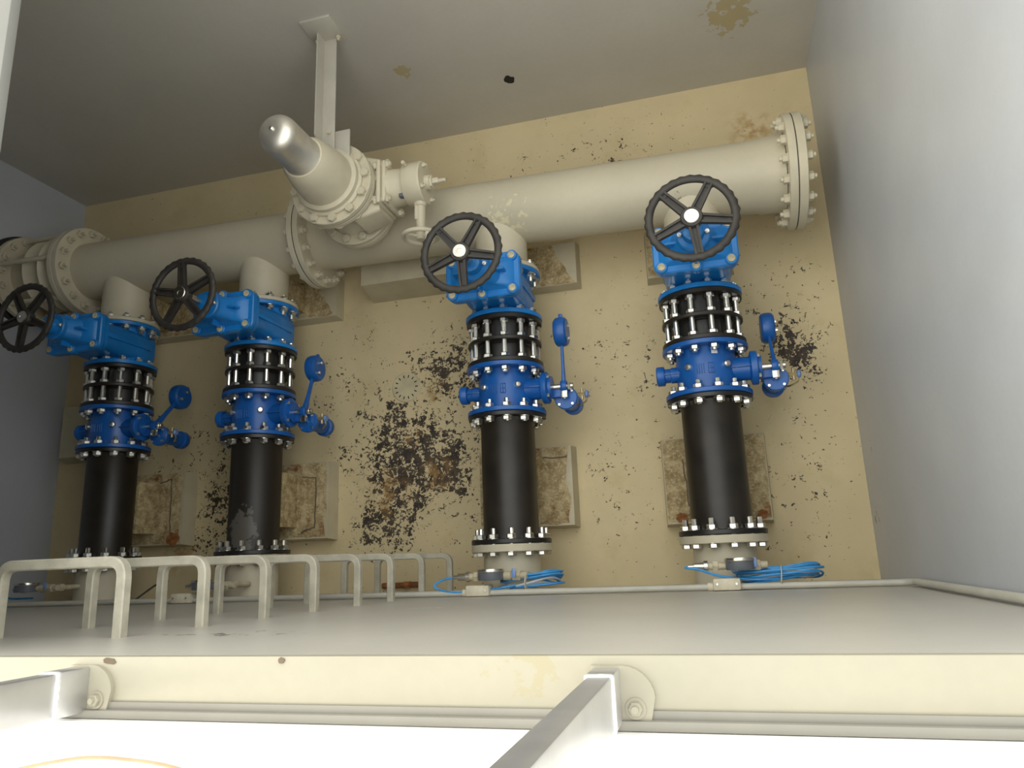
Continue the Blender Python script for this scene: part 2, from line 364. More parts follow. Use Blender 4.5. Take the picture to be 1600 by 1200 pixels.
# ------------------------------------------------------------------ check valves
LEVER = [-35, 0, -20, -42]
for b in range(4):
    cv = thing('check_valve', 'dark blue swing check valve with lever and counterweight, ' + ['beside the right wall', 'second from the right', 'third from the right', 'nearest the left wall'][b], 'valve', (BX[b], 0.877, ZA), 0, 'blue lever check valves')
    def body(m):
        m.lathe([(0.13, -0.125), (0.146, -0.112), (0.143, -0.085), (0.150, -0.06), (0.152, 0.05), (0.145, 0.075), (0.147, 0.112), (0.13, 0.125)], 48, 'Y', closed=True)
    part('body', cv, 'check_blue', body, 'cv_body')
    part('flange', cv, 'check_blue', lambda m: disc(m, RF + 0.004, -0.132, -0.108, 0.12), 'cv_fl_a')
    part('flange', cv, 'check_blue', lambda m: disc(m, RF + 0.004, 0.108, 0.132, 0.12), 'cv_fl_b')
    # raised cast plate and marks on the crown of the body
    def cast(m):
        for (xx, yy, w, h) in ((-0.045, 0, .004, .05), (-0.034, 0, .004, .05), (-0.023, 0, .004, .05), (-0.012, 0, .004, .05), (0.01, 0, .003, .05), (0.036, 0, .003, .05), (0.023, .025, .028, .003), (0.023, -.025, .028, .003), (0.023, 0, .02, .003), (.023, .012, .004, .022), (.023, -.012, .004, .022)):
            m.box((xx, yy - 0.005, math.sqrt(0.1515 ** 2 - xx ** 2)), (w, h, 0.007), 0.001, seg=1)
    part('cast_marks', cv, 'check_blue', cast, 'cv_cast')
    def lboss(m):
        m.lathe([(0, -0.100), (0.040, -0.100), (0.040, -0.175), (0.036, -0.178), (0.036, -0.205), (0.048, -0.208), (0.050, -0.212), (0.050, -0.243), (0.046, -0.248), (0.020, -0.248), (0.020, -0.243), (0, -0.243)][::-1], 24, 'X', (0, 0.0, 0.03))
        m.box((-0.165, 0, 0.07), (0.09, 0.008, 0.012), 0.002)
    part('shaft_cap', cv, 'check_blue', lboss, 'cv_lboss')
    def rboss(m):
        m.lathe([(0, 0.09), (0.062, 0.09), (0.058, 0.20), (0.060, 0.205), (0.083, 0.212), (0.085, 0.216), (0.085, 0.240), (0.081, 0.243), (0.060, 0.246), (0.060, 0.262), (0, 0.262)], 28, 'X', (0, 0.0, 0.03))
        m.box((0.165, 0, 0.092), (0.10, 0.008, 0.014), 0.002)
    part('shaft_housing', cv, 'check_blue', rboss, 'cv_rboss')
    for k in range(4):
        a = PI / 4 + k * PI / 2
        part('screw', cv, 'zinc', lambda m: m.hexa(0.010, 0.0, 0.012, 'X'), 'cv_screw', (0.2435, 0.071 * math.cos(a), 0.03 + 0.071 * math.sin(a)))
    for sx in (-0.085, 0.098):
        part('plug', cv, 'zinc', lambda m: m.lathe([(0, -0.02), (0.017, -0.02), (0.017, 0.008), (0.012, 0.014), (0, 0.016)], 14), 'cv_plug', (sx, 0.012, 0.130), (0, 0.6 if sx > 0 else -0.5, 0))
    part('shaft', cv, 'stainless', lambda m: m.cyl(0.015, 0.25, 0.375, 14, 'X', (0, 0, 0.03), 0.002), 'cv_shaft')
    # lever swings about the shaft
    lv = part('lever_arm', cv, 'check_blue', lambda m: (m.lathe([(0.0165, -0.016), (0.030, -0.016), (0.032, -0.012), (0.032, 0.012), (0.030, 0.016), (0.0165, 0.016)], 20, 'X', closed=True), m.loft([(0.010, 0.020, 0.004, 0.024), (0.008, 0.013, 0.004, 0.10), (0.007, 0.012, 0.004, 0.26)], 4, M=Matrix.Rotation(-PI / 2, 4, 'X'))), 'cv_lever', (0.325, 0, 0.03), (math.radians(LEVER[b]), 0, 0))
    wt_ = part('counterweight', lv, 'check_blue', lambda m: (m.lathe([(0, -0.034), (0.066, -0.034), (0.076, -0.026), (0.080, -0.012), (0.080, 0.012), (0.076, 0.026), (0.066, 0.034), (0, 0.034)], 36, 'X', (0, 0.30, 0)), m.box((0, 0.385, 0), (0.02, 0.03, 0.024), 0.004)), 'cv_weight')
    for dy in (-0.04, 0.03):
        part('bolt', wt_, 'zinc', lambda m: m.hexa(0.010, 0, 0.014, 'X'), 'cv_wbolt', (0.034, 0.30 + dy, 0.01))
    part('lock_nut', cv, 'zinc', lambda m: m.hexa(0.022, 0, 0.016, 'X'), 'cv_locknut', (0.345, 0, 0.03))
    # hydraulic damper hanging below the shaft
    def damper(m):
        m.lathe([(0, -0.26), (0.05, -0.26), (0.056, -0.25), (0.056, -0.22), (0.044, -0.215), (0.044, -0.07), (0.060, -0.062), (0.062, -0.056), (0.062, -0.035), (0.058, -0.03), (0.0, -0.03)], 28, 'Z', (0.325, -0.055, 0.03))
    part('damper_cylinder', cv, 'check_blue', damper, 'cv_damper')
    part('damper_bracket', cv, 'check_blue', lambda m: m.box((0.285, -0.03, -0.02), (0.06, 0.05, 0.10), 0.006), 'cv_dbr')
    part('damper_rod', cv, 'stainless', lambda m: (m.cyl(0.010, -0.035, 0.0, 10, 'Z', (0.325, -0.055, 0.03)), m.box((0.325, -0.04, 0.032), (0.035, 0.045, 0.03), 0.004)), 'cv_drod')
    for k in range(4):
        a = PI / 4 + k * PI / 2
        part('screw', cv, 'zinc', lambda m: m.hexa(0.008, 0.0, 0.010), 'cv_dscrew', (0.325 + 0.050 * math.cos(a), -0.055 + 0.050 * math.sin(a), 0.0))
    part('oil_tube', cv, 'brass', lambda m: m.tube(fillet([(0.385, -0.04, -0.03), (0.42, -0.03, -0.02), (0.435, -0.075, -0.03), (0.39, -0.09, -0.06), (0.375, -0.08, -0.10)], 0.02), 0.0045, 8), 'cv_oil')
    part('needle_valve', cv, 'brass', lambda m: (m.hexa(0.011, 0.38, 0.425, 'X', (0, -0.04, -0.02)), m.cyl(0.007, -0.03, 0.03, 10, 'Y', (0.41, -0.04, -0.02))), 'cv_needle')
    part('needle_knob', cv, 'clear_knob', lambda m: m.lathe([(0, 0.0), (0.014, 0.0), (0.020, 0.006), (0.020, 0.014), (0.014, 0.020), (0, 0.020)], 10, 'X'), 'cv_knob', (0.425, -0.04, -0.02))
    ring(cv, 'bolt_mid', (-0.052, 0.070, [(-0.047, -0.026), (0.027, 0.048)], [(-0.0262, -0.023), (0.0245, 0.0275)]), -0.1335, RB, NB)
    if b == 0:
        st_ = part('sticker', cv, 'sticker', lambda m: m.box((0.0, 0.0, 0.0), (0.030, 0.036, 0.0015)), None, (0.045, 0.085, 0.1402), (0, 0.33, 0)); st_['label'] = 'small white paper sticker'

# ------------------------------------------------------------------ dismantling joints
for b in range(4):
    dj = thing('dismantling_joint', 'black dismantling joint with bright tie rods, ' + ['beside the right wall', 'second from the right', 'third from the right', 'nearest the left wall'][b], 'pipe joint', (BX[b], 1.140, ZA), 0, 'black dismantling joints')
    part('sleeve', dj, 'black_gloss', lambda m: m.lathe([(0.12, -0.128), (0.146, -0.128), (0.146, -0.02), (0.153, -0.015), (0.153, 0.12), (0.12, 0.128)], 44, 'Y', closed=True), 'dj_sleeve')
    part('flange', dj, 'black_coat', lambda m: disc(m, RF, -0.1305, -0.107, 0.13), 'dj_fa')
    part('flange', dj, 'black_coat', lambda m: disc(m, RF, 0.107, 0.1305, 0.13), 'dj_fb')
    part('gland_ring', dj, 'black_coat', lambda m: disc(m, RF - 0.006, -0.012, 0.008, 0.14), 'dj_ring')
    for i in range(NB):
        a = 2 * PI * (i + 0.5) / NB
        o = part('tie_rod', dj, 'zinc', lambda m: (m.cyl(BS * 1.1, -0.188, 0.188, 10, ch=0.002), [m.hexa(BR, p, q) for p, q in ((-0.177, -0.156), (-0.105, -0.085), (0.010, 0.030), (0.085, 0.105), (0.156, 0.177))]), 'dj_rod',
                 (RB * math.cos(a), 0, RB * math.sin(a)), (-PI / 2, 0, 0))

# ------------------------------------------------------------------ gate valves with handwheels
def handwheel_mesh(m):
    n = 120; R0 = 0.183
    vs_, fs = [], []
    sec = 10
    for i in range(n):
        a = 2 * PI * i / n
        sc = 0.0036 * (1 if math.sin(30 * a) > 0.2 else (-0.6 if math.sin(30 * a) < -0.5 else 0.2))
        for k in range(sec):
            t = 2 * PI * k / sec
            rr = R0 + (0.0185 + (sc if math.cos(t) > -0.2 else 0)) * math.cos(t); zz = 0.014 * math.sin(t)
            vs_.append((rr * math.cos(a), rr * math.sin(a), zz))
    for i in range(n):
        j = (i + 1) % n
        for k in range(sec): l = (k + 1) % sec; fs.append((i * sec + k, i * sec + l, j * sec + l, j * sec + k))
    m.add(vs_, fs)
    m.lathe([(0.020, -0.03), (0.042, -0.028), (0.049, -0.01), (0.049, 0.010), (0.044, 0.018), (0.020, 0.018)], 30, 'Z', closed=True)
    for k in range(5):
        M = Matrix.Rotation(2 * PI * k / 5, 4, 'Z')
        m.add(*taper_bar(0.034, 0.172, 0.022, 0.018, -0.012, 0.000), M)
        m.add(*taper_bar(0.034, 0.172, 0.0055, 0.005, -0.004, 0.012, 0.0165, 0.013), M)
        m.add(*taper_bar(0.034, 0.172, 0.0055, 0.005, -0.004, 0.012, -0.0165, -0.013), M)
        # fillets where the spoke meets the rim
        m.add(*taper_bar(0.150, 0.174, 0.013, 0.030, -0.009, 0.003), M)
def taper_bar(x0, x1, w0, w1, z0, z1, y0=0.0, y1=0.0):
    vs_ = [(x0, y0 - w0, z0), (x0, y0 + w0, z0), (x1, y1 + w1, z0), (x1, y1 - w1, z0), (x0, y0 - w0, z1), (x0, y0 + w0, z1), (x1, y1 + w1, z1), (x1, y1 - w1, z1)]
    return vs_, [(3, 2, 1, 0), (4, 5, 6, 7), (0, 1, 5, 4), (1, 2, 6, 5), (2, 3, 7, 6), (3, 0, 4, 7)]
SPOKE = [60, 58, 23, 48]
BON = [(-0.160, -0.088), (0.0, -0.100), (0.160, -0.088), (0.160, 0.088), (0.0, 0.100), (-0.160, 0.088)]
for b in range(4):
    gv = thing('gate_valve', 'bright blue gate valve with black handwheel, ' + ['beside the right wall', 'second from the right', 'third from the right', 'in the dark left end'][b], 'valve', (BX[b], 1.411, ZA), 0, 'blue handwheel gate valves')
    def body(m):
        m.lathe([(0.12, -0.125), (0.158, -0.115), (0.155, -0.08), (0.150, 0.0), (0.155, 0.08), (0.158, 0.115), (0.12, 0.125)], 44, 'Y', closed=True)
        m.loft([(0.145, 0.10, 0.06, -0.12), (0.165, 0.098, 0.06, 0.0), (0.165, 0.092, 0.055, 0.15), (0.158, 0.084, 0.05, 0.27), (0.178, 0.096, 0.05, 0.315), (0.196, 0.114, 0.045, 0.325), (0.198, 0.116, 0.045, 0.350), (0.17, 0.09, 0.04, 0.350)], 8)
        for sx in (-1, 1): m.box((sx * 0.163, 0, 0.12), (0.02, 0.03, 0.36), 0.006)
    part('body', gv, 'gate_blue', body, 'gv_body')
    part('flange', gv, 'gate_blue', lambda m: disc(m, RF + 0.004, -0.1385, -0.114, 0.12), 'gv_fa')
    part('flange', gv, 'gate_blue', lambda m: disc(m, RF + 0.004, 0.114, 0.1385, 0.12), 'gv_fb')
    def bonnet(m):
        m.loft([(0.19, 0.108, 0.045, 0.351), (0.198, 0.116, 0.045, 0.354), (0.198, 0.116, 0.045, 0.378), (0.192, 0.110, 0.042, 0.384), (0.170, 0.084, 0.034, 0.386), (0.150, 0.074, 0.034, 0.408), (0.105, 0.066, 0.04, 0.425), (0.080, 0.064, 0.05, 0.470), (0.066, 0.062, 0.055, 0.50), (0.06, 0.06, 0.055, 0.51)], 8)
        m.lathe([(0, 0.50), (0.074, 0.50), (0.078, 0.504), (0.078, 0.524), (0.072, 0.530), (0.050, 0.532), (0.046, 0.575), (0.030, 0.582), (0, 0.582)], 32)
        for (px, py) in BON: m.cyl(0.028, 0.352, 0.398, 18, at=(px, py, 0), ch=0.003)
        for sx in (-1, 1): m.box((sx * 0.085, 0, 0.43), (0.10, 0.016, 0.07), 0.005)
        m.box((0, -0.07, 0.43), (0.016, 0.05, 0.07), 0.005); m.box((0, 0.07, 0.43), (0.016, 0.05, 0.07), 0.005)
    part('bonnet', gv, 'gate_blue', bonnet, 'gv_bonnet')
    for (px, py) in BON:
        part('bolt_cap', gv, 'cap_beige', lambda m: m.lathe([(0, -0.004), (0.018, -0.004), (0.018, 0.003), (0.013, 0.004), (0.011, 0.001), (0, 0.001)], 16), 'gv_cap', (px, py, 0.399))
    for sx in (-1, 1):
        part('gland_bolt', gv, 'zinc', lambda m: (m.hexa(0.012, 0, 0.016), m.cyl(0.007, 0, 0.024, 8)), 'gv_gb', (sx * 0.062, 0, 0.529))
    part('stem', gv, 'stainless', lambda m: m.cyl(0.018, 0.57, 0.715, 14), 'gv_stem')
    hw = part('handwheel', gv, 'wheel_black', handwheel_mesh, 'gv_wheel', (0, -0.004, 0.711), (0, 0, math.radians(SPOKE[b])), ang=50)
    part('hub_cap', hw, 'stainless', lambda m: m.lathe([(0, 0.018), (0.034, 0.018), (0.034, 0.022), (0.031, 0.0245), (0.012, 0.0245), (0.011, 0.023), (0, 0.023)], 26), 'gv_hub')
    ring(gv, 'bolt_top', (-0.070, 0.058, [(-0.046, -0.028), (0.027, 0.045)], [(-0.0285, -0.025), (0.0265, 0.0285)]), 0.139, RB, NB)

# ------------------------------------------------------------------ header pipe
RM, RMF = 0.190, 0.297
MO = Vector((-1.80, 1.95, ZA)); MR = -0.0193
mp = thing('header_pipe', 'large grey painted header pipe running along the far wall', 'pipe', MO, MR)
MI = Matrix.Rotation(-MR, 3, 'Z')
def ml(x, y, z): return MI @ (Vector((x, y, z)) - MO)
xe, xt, xf = ml(0.49, 1.91, ZA).x, -0.43, ml(-3.965, 1.99, ZA).x
part('pipe', mp, 'header_paint', lambda m: m.lathe([(RM - 0.02, xf + 0.02), (RM, xf + 0.02), (RM, xt - 0.03), (RM - 0.02, xt - 0.03)], 64, 'X', closed=True))
part('pipe', mp, 'header_paint', lambda m: m.lathe([(RM - 0.02, xt + 0.01), (RM, xt + 0.01), (RM, xe - 0.14), (RM + 0.006, xe - 0.13), (RM + 0.01, xe - 0.03), (RM + 0.02, xe - 0.005), (RM - 0.02, xe)], 64, 'X', closed=True))
for nm, a, c_, h in (('flange', xt - 0.036, xt - 0.002, RM - 0.02), ('flange', xt + 0.003, xt + 0.037, RM - 0.02), ('flange', xe - 0.002, xe + 0.038, RM - 0.02), ('blind_flange', xe + 0.042, xe + 0.084, 0), ('flange', xf, xf + 0.036, RM - 0.02)):
    part(nm, mp, 'pipe_paint', lambda m: disc(m, RMF, a, c_, h, 'X', n=64))
for a, c_ in ((xt - 0.0015, xt + 0.0025), (xe + 0.0385, xe + 0.0415)):
    part('gasket', mp, 'gasket', lambda m: disc(m, RMF - 0.002, a, c_, RM - 0.02, 'X', n=64, ch=0.0005))
ring(mp, 'painted_end', (-0.085, 0.085, [(-0.070, -0.044), (0.044, 0.070)], [(-0.046, -0.042), (0.042, 0.046)]), xe + 0.041, 0.257, 16, 'X')
ring(mp, 'painted_tee', (-0.075, 0.080, [(-0.062, -0.038), (0.038, 0.062)], [(-0.040, -0.036), (0.037, 0.041)]), xt, 0.257, 16, 'X')
for b in range(4):
    p = ml(BX[b], 1.5625, ZA)
    o = part('branch_stub', mp, 'pipe_paint', lambda m: m.lathe([(0.12, 0.01), (RP + 0.002, 0.01), (RP + 0.002, 0.40), (0.12, 0.40)], 40, 'Y', closed=True), 'br_stub', p, (0, 0, -MR))
    part('flange', o, 'pipe_paint', lambda m: disc(m, RF, -0.0105, 0.013, 0.12), 'br_flange')
# expansion joint towards the left wall
xw = ml(XL, 2.0, ZA).x
part('expansion_joint', mp, 'pipe_paint', lambda m: m.lathe([(RM - 0.03, xw + 0.09), (RM - 0.005, xw + 0.09), (RM, xw + 0.18), (RM + 0.02, xw + 0.22), (RM + 0.055, xw + 0.26), (RM + 0.02, xw + 0.30), (RM + 0.015, xw + 0.33), (RM + 0.03, xw + 0.36), (RM + 0.07, xw + 0.40), (RM + 0.03, xw + 0.44), (RM + 0.01, xf - 0.03), (RM - 0.03, xf - 0.03)], 56, 'X', closed=True))
part('flange', mp, 'pipe_paint', lambda m: disc(m, RMF, xf - 0.04, xf - 0.003, RM - 0.02, 'X', n=64))
part('flange', mp, 'pipe_paint', lambda m: disc(m, RMF, xw + 0.055, xw + 0.095, RM - 0.02, 'X', n=64))
part('wall_collar', mp, 'gasket', lambda m: m.lathe([(RM, xw - 0.02), (RMF + 0.015, xw - 0.02), (RMF + 0.015, xw + 0.018), (RM, xw + 0.018)], 48, 'X', closed=True))
part('wall_pipe', mp, 'pipe_paint', lambda m: m.lathe([(RM - 0.02, xw - 0.05), (RM, xw - 0.05), (RM, xw + 0.07), (RM - 0.02, xw + 0.07)], 48, 'X', closed=True))
for i in range(6):
    a = 2 * PI * i / 6 + 0.45
    part('tie_bar', mp, 'pipe_paint', lambda m: m.cyl(0.016, xw + 0.06, xf - 0.01, 12, 'X'), 'mp_tie', (0, 0.262 * math.cos(a), 0.262 * math.sin(a)))
ring(mp, 'painted_left', (-0.03, 0.052, [(0.0, 0.020)], [(-0.003, 0.001)]), xf + 0.036, 0.257, 16, 'X')
ring(mp, 'painted_wall', (-0.02, 0.04, [(0.0, 0.020)], [(-0.003, 0.001)]), xw + 0.095, 0.257, 16, 'X', off=0.2)

# vertical tee neck under the air valve
AVX, AVY = -1.80, 1.95
part('tee_neck', mp, 'pipe_paint', lambda m: m.lathe([(0.11, 0.02), (0.155, 0.02), (0.155, 0.265), (0.11, 0.265)], 44, closed=True))
part('flange', mp, 'pipe_paint', lambda m: disc(m, 0.222, 0.258, 0.292, 0.11, 'Z'))

# ------------------------------------------------------------------ isolating valve with gearbox below the air valve
iv = thing('isolating_valve', 'grey geared isolating valve with small grey handwheel under the domed air valve', 'valve', (AVX, AVY, ZA))
def ivbody(m):
    m.cyl(0.222, 0.295, 0.325, 48, ch=0.004)
    m.lathe([(0, 0.32), (0.17, 0.32), (0.165, 0.36), (0.150, 0.40), (0.150, 0.50), (0.17, 0.55), (0, 0.55)], 40)
    m.cyl(0.228, 0.545, 0.575, 48, ch=0.004)
    m.loft([(0.10, 0.19, 0.02, 0.0), (0.085, 0.15, 0.02, 0.14)], 4, M=T((0.10, 0, 0.44)) @ Matrix.Rotation(PI / 2, 4, 'Y'))
    for sy in (-1, 1): m.prism([(0.04, 0.29), (0.21, 0.33), (0.24, 0.43), (0.12, 0.47)], -0.008, 0.008, M=T((0, sy * 0.12, 0)) @ Matrix.Rotation(PI / 2, 4, 'X'))
part('body', iv, 'pipe_paint', ivbody)
ring(iv, 'painted_low', (-0.065, 0.06, [(-0.056, -0.034), (0.034, 0.056)], [(-0.036, -0.032), (0.031, 0.035)]), 0.292, 0.192, 12, 'Z')
part('mounting_plate', iv, 'pipe_paint', lambda m: (m.box((0.245, 0, 0.45), (0.026, 0.25, 0.22), 0.012), m.box((0.273, 0, 0.45), (0.026, 0.24, 0.21), 0.012)))
for sy in (-1, 1):
    for sz in (-1, 1): bolt(iv, 'painted_plate', (-0.05, 0.05, [(-0.045, -0.027), (0.024, 0.042)]), (0.26, sy * 0.10, 0.45 + sz * 0.085), Matrix.Rotation(PI / 2, 4, 'Y').to_euler())
part('gearbox', iv, 'pipe_paint', lambda m: m.lathe([(0, 0.28), (0.105, 0.28), (0.100, 0.30), (0.095, 0.365), (0.112, 0.372), (0.116, 0.38), (0.116, 0.465), (0.110, 0.472), (0.040, 0.474), (0.040, 0.50), (0.028, 0.502), (0, 0.502)], 36, 'X', (0, 0, 0.45)))
part('position_window', iv, 'gauge_dark', lambda m: m.box((0.36, -0.078, 0.498), (0.035, 0.022, 0.035), 0.005, M=None))
part('square_stem', iv, 'pipe_paint', lambda m: (m.box((0.52, 0, 0.45), (0.05, 0.03, 0.03), 0.003), m.hexa(0.036, 0.49, 0.512, 'X', (0, 0, 0.45)), m.cyl(0.011, 0.54, 0.585, 10, 'X', (0, 0, 0.45))))
for a in (0.6, 2.2, 3.8, 5.4): part('screw', iv, 'pipe_paint', lambda m: (m.hexa(0.013, 0, 0.016, 'X'), m.cyl(0.006, 0, 0.026, 8, 'X')), 'iv_screw', (0.473, 0.092 * math.cos(a), 0.45 + 0.092 * math.sin(a)))
part('vent_plug', iv, 'pipe_paint', lambda m: m.cyl(0.010, 0, 0.035, 10), None, (0.40, 0.06, 0.555))
part('input_shaft', iv, 'pipe_paint', lambda m: (m.lathe([(0, 0), (0.032, 0), (0.032, -0.03), (0.026, -0.035), (0.024, -0.18), (0, -0.18)][::-1], 18, 'Y', (0.44, -0.10, 0.45)), m.box((0.425, -0.16, 0.45), (0.02, 0.10, 0.05), 0.004)))
def swheel(m):
    m.lathe([(0.090 + 0.012 * math.cos(t * PI / 5), 0.012 * math.sin(t * PI / 5)) for t in range(10)], 44, 'Y', closed=True)
    m.cyl(0.025, -0.02, 0.02, 18, 'Y', ch=0.003)
    for k in range(3):
        a = k * 2 * PI / 3 + 0.3
        m.tube([(0.015 * math.cos(a), 0, 0.015 * math.sin(a)), (0.088 * math.cos(a), 0, 0.088 * math.sin(a))], 0.009, 8, up=(0, 1, 0))
    m.cyl(0.012, 0.0, 0.06, 10, 'Y', (0.06, -0.07, 0.06))
part('handwheel', iv, 'pipe_paint', swheel, None, (0.44, -0.30, 0.45))

# ------------------------------------------------------------------ air valve with stainless dome
av = thing('air_valve', 'grey air release valve with polished steel dome on the header pipe', 'valve', (AVX, AVY, ZA))
def avbody(m):
    m.cyl(0.230, 0.580, 0.612, 48, ch=0.004)
    m.lathe([(0, 0.60), (0.188, 0.60), (0.188, 0.626), (0.182, 0.632), (0.174, 0.634), (0.174, 0.660), (0.168, 0.666), (0.152, 0.668), (0.150, 0.70), (0.142, 0.78), (0.124, 0.86), (0.108, 0.888), (0, 0.888)], 48)
part('body', av, 'pipe_paint', avbody, ang=40)
part('gasket', av, 'gasket', lambda m: m.cyl(0.226, 0.5755, 0.5795, 48))
ring(av, 'painted_high', (-0.062, 0.058, [(-0.052, -0.030), (0.035, 0.057)], [(-0.033, -0.029), (0.032, 0.036)]), 0.5775, 0.203, 12, 'Z', off=0.2)
part('dome_cap', av, 'dome_steel', lambda m: m.lathe([(0, 0.87), (0.106, 0.87), (0.104, 0.885), (0.097, 0.89), (0.097, 1.085)] + [(0.097 * math.cos(t) ** 0.6 if t < 1.57 else 0, 1.085 + 0.062 * math.sin(t)) for t in [PI / 2 * k / 10 for k in range(1, 11)]], 44), ang=60)
part('dome_stud', av, 'zinc', lambda m: m.cyl(0.010, 1.140, 1.158, 12, ch=0.003))

# ------------------------------------------------------------------ angle bracket from the far wall to the air valve
br = thing('support_bracket', 'grey steel angle bracket bolted to the far wall above the header', 'bracket', (-1.79, YF, 1.10))
part('wall_plate', br, 'bracket_paint', lambda m: m.box((-0.005, -0.007, 0.075), (0.175, 0.014, 0.19), 0.002))
for sx in (-1, 1): part('bolt', br, 'pipe_paint', lambda m: (m.hexa(0.013, 0, 0.012, 'Y'), m.cyl(0.007, -0.01, 0.02, 8, 'Y')), 'br_bolt', (sx * 0.062, -0.036, 0.03))
def angle(m):
    m.box((0.0, -0.36, 0.004), (0.078, 0.70, 0.008), 0.001)
    m.prism([(-0.012, 0.0), (-0.70, 0.0), (-0.62, 0.078), (-0.012, 0.078)], -0.004, 0.004, M=T((-0.035, 0, 0)) @ Matrix(((0, 0, 1, 0), (1, 0, 0, 0), (0, 1, 0, 0), (0, 0, 0, 1))))
part('angle_arm', br, 'bracket_paint', angle)
part('lug_plate', br, 'bracket_paint', lambda m: m.box((0.076, -0.70, -0.012), (0.085, 0.26, 0.012), 0.002))
for dy in (-0.58, -0.67): part('bolt', br, 'pipe_paint', lambda m: m.hexa(0.013, 0, 0.014), 'br_bolt2', (0.012, dy, 0.008))

# ------------------------------------------------------------------ concrete piers
def blob(m, rx, rz, th, seed, n=18):
    rnd = random.Random(seed); poly = []
    for i in range(n):
        a = 2 * PI * i / n; k = rnd.uniform(0.75, 1.1); poly.append((rx * k * math.cos(a), rz * k * math.sin(a)))
    m.prism(poly, 0, th)
def pier(label, cx_, x0, x1, y0, y1, h, seed, jag=(0.02, 0.0), raw=True, name='concrete_pier', group='concrete pipe piers', patches=(), cracks=()):
    rnd = random.Random(seed)
    t = thing(name, label, 'pier', ((x0 + x1) / 2, (y0 + y1) / 2, 0), 0, group)
    if raw: part('saddle', t, 'raw_concrete', lambda m: m.box((cx_ - (x0 + x1) / 2, 0, (h + ZA - RP - 0.003) / 2 - 0.002), (0.16, (y1 - y0) * 0.7, ZA - RP - 0.003 - h + 0.004), 0.004))
    hx, hy = (x1 - x0) / 2, (y1 - y0) / 2; ba = 0.012 if raw else 0.03
    def body(m):
        m.add([(-hx - ba, -hy - ba, 0), (hx + ba, -hy - ba, 0), (hx + ba, hy + ba * .4, 0), (-hx - ba, hy + ba * .4, 0), (-hx, -hy, h), (hx, -hy, h), (hx, hy, h), (-hx, hy, h)],
              [(3, 2, 1, 0), (4, 5, 6, 7), (0, 1, 5, 4), (1, 2, 6, 5), (2, 3, 7, 6), (3, 0, 4, 7)])
    part('painted_body', t, 'block_paint', body)
    if raw:
        # broken, unpainted top with a ragged right edge
        def top(m):
            nx, ny = 14, 14; vs_, fs = [], []
            ed = [rnd.uniform(0, jag[0]) for _ in range(ny + 1)]
            ed = [(ed[max(0, j - 1)] + ed[j] + ed[min(ny, j + 1)]) / 3 + jag[1] * (1 - j / ny if jag[1] > 0 else -j / ny) for j in range(ny + 1)]
            eb = [rnd.uniform(0, 0.012) for _ in range(nx + 1)]
            for j in range(ny + 1):
                for i in range(nx + 1):
                    u, v = i / nx, j / ny
                    xx = -hx + 0.004 + (2 * hx - 0.006 - ed[j]) * u; yy = -hy + 0.002 + eb[i] + (2 * hy - 0.006 - eb[i]) * v
                    zz = h + 0.006 + rnd.uniform(-0.003, 0.003)
                    if i in (0, nx) or j in (0, ny): zz = h + 0.002
                    inner = abs(u - 0.5) < 0.40 and 0.12 < v < 0.86
                    if inner: zz += 0.007
                    vs_.append((xx, yy, zz))
            for j in range(ny):
                for i in range(nx): a = j * (nx + 1) + i; fs.append((a, a + 1, a + nx + 2, a + nx + 1))
            m.add(vs_, fs)
        o = part('broken_top', t, 'raw_concrete', top, ang=20); o['label'] = 'bare rough tan concrete top'
        for (fx, fy, rr) in patches:
            q = part('rust_patch', t, 'rust', lambda m: blob(m, rr, rr * 0.8, 0.003, seed + 5), None, (hx * fx, hy * fy, h + 0.009)); q['label'] = 'orange rust stain'
        for (xa, ya, xb, yb) in cracks:
            part('crack', t, 'chip_dark', lambda m: m.sweep([(hx * (xa + (xb - xa) * k / 8) + rnd.uniform(-.004, .004), hy * (ya + (yb - ya) * k / 8) + rnd.uniform(-.004, .004), h + 0.0125) for k in range(9)], [(-0.0035, -0.004), (0.0035, -0.004), (0.0035, 0.003), (-0.0035, 0.003)]))
    return t
PH, PU = 0.11, 0.085
for b, (l, r, y0, y1) in enumerate([(-0.272, 0.262, 0.15, 0.607), (-1.325, -0.778, 0.172, 0.615), (-2.87, -2.305, 0.165, 0.63), (-3.90, -3.35, 0.17, 0.635)]):
    pier(['square concrete pier under the black pipe nearest the right wall', 'concrete pier beside the second black pipe from the right', 'broken concrete pier beside the third black pipe from the right', 'rust-edged concrete pier beside the leftmost black pipe'][b], BX[b], l, r, y0, y1, PH, 11 + b, (0.004, 0) if b == 0 else ((0.05, 0.0) if b == 1 else (0.028, 0.0)), group='pipe piers by the near wall',
         patches=[[(-0.72, -0.86, 0.035), (0.82, -0.86, 0.03)], [], [], [(0.78, -0.86, 0.055)]][b], cracks=[[(-0.55, -0.6, -0.6, 0.5)], [(0.40, 0.72, 0.92, 0.72)], [(0.40, 0.62, 0.72, 0.58), (0.72, 0.58, 0.72, -0.72), (0.72, -0.72, 0.4, -0.82)], [(0.35, 0.72, 0.66, 0.82), (0.66, 0.82, 0.70, -0.72)]][b])
for b, (l, r, y0, y1) in enumerate([(-0.27, 0.20, 1.56, 1.85), (-1.40, -0.69, 1.595, 1.86), (-2.95, -2.29, 1.59, 1.85), (-4.0, -3.33, 1.59, 1.85)]):
    pier(['concrete pier under the gate valve nearest the right wall', 'broken concrete pier right of the second gate valve from the right', 'triangular broken pier right of the third gate valve', 'broken concrete pier behind the second handwheel from the left'][b], BX[b], l, r, y0, y1, PU, 31 + b, (0.03, -0.13 if b else 0.0), group='pipe piers by the header')
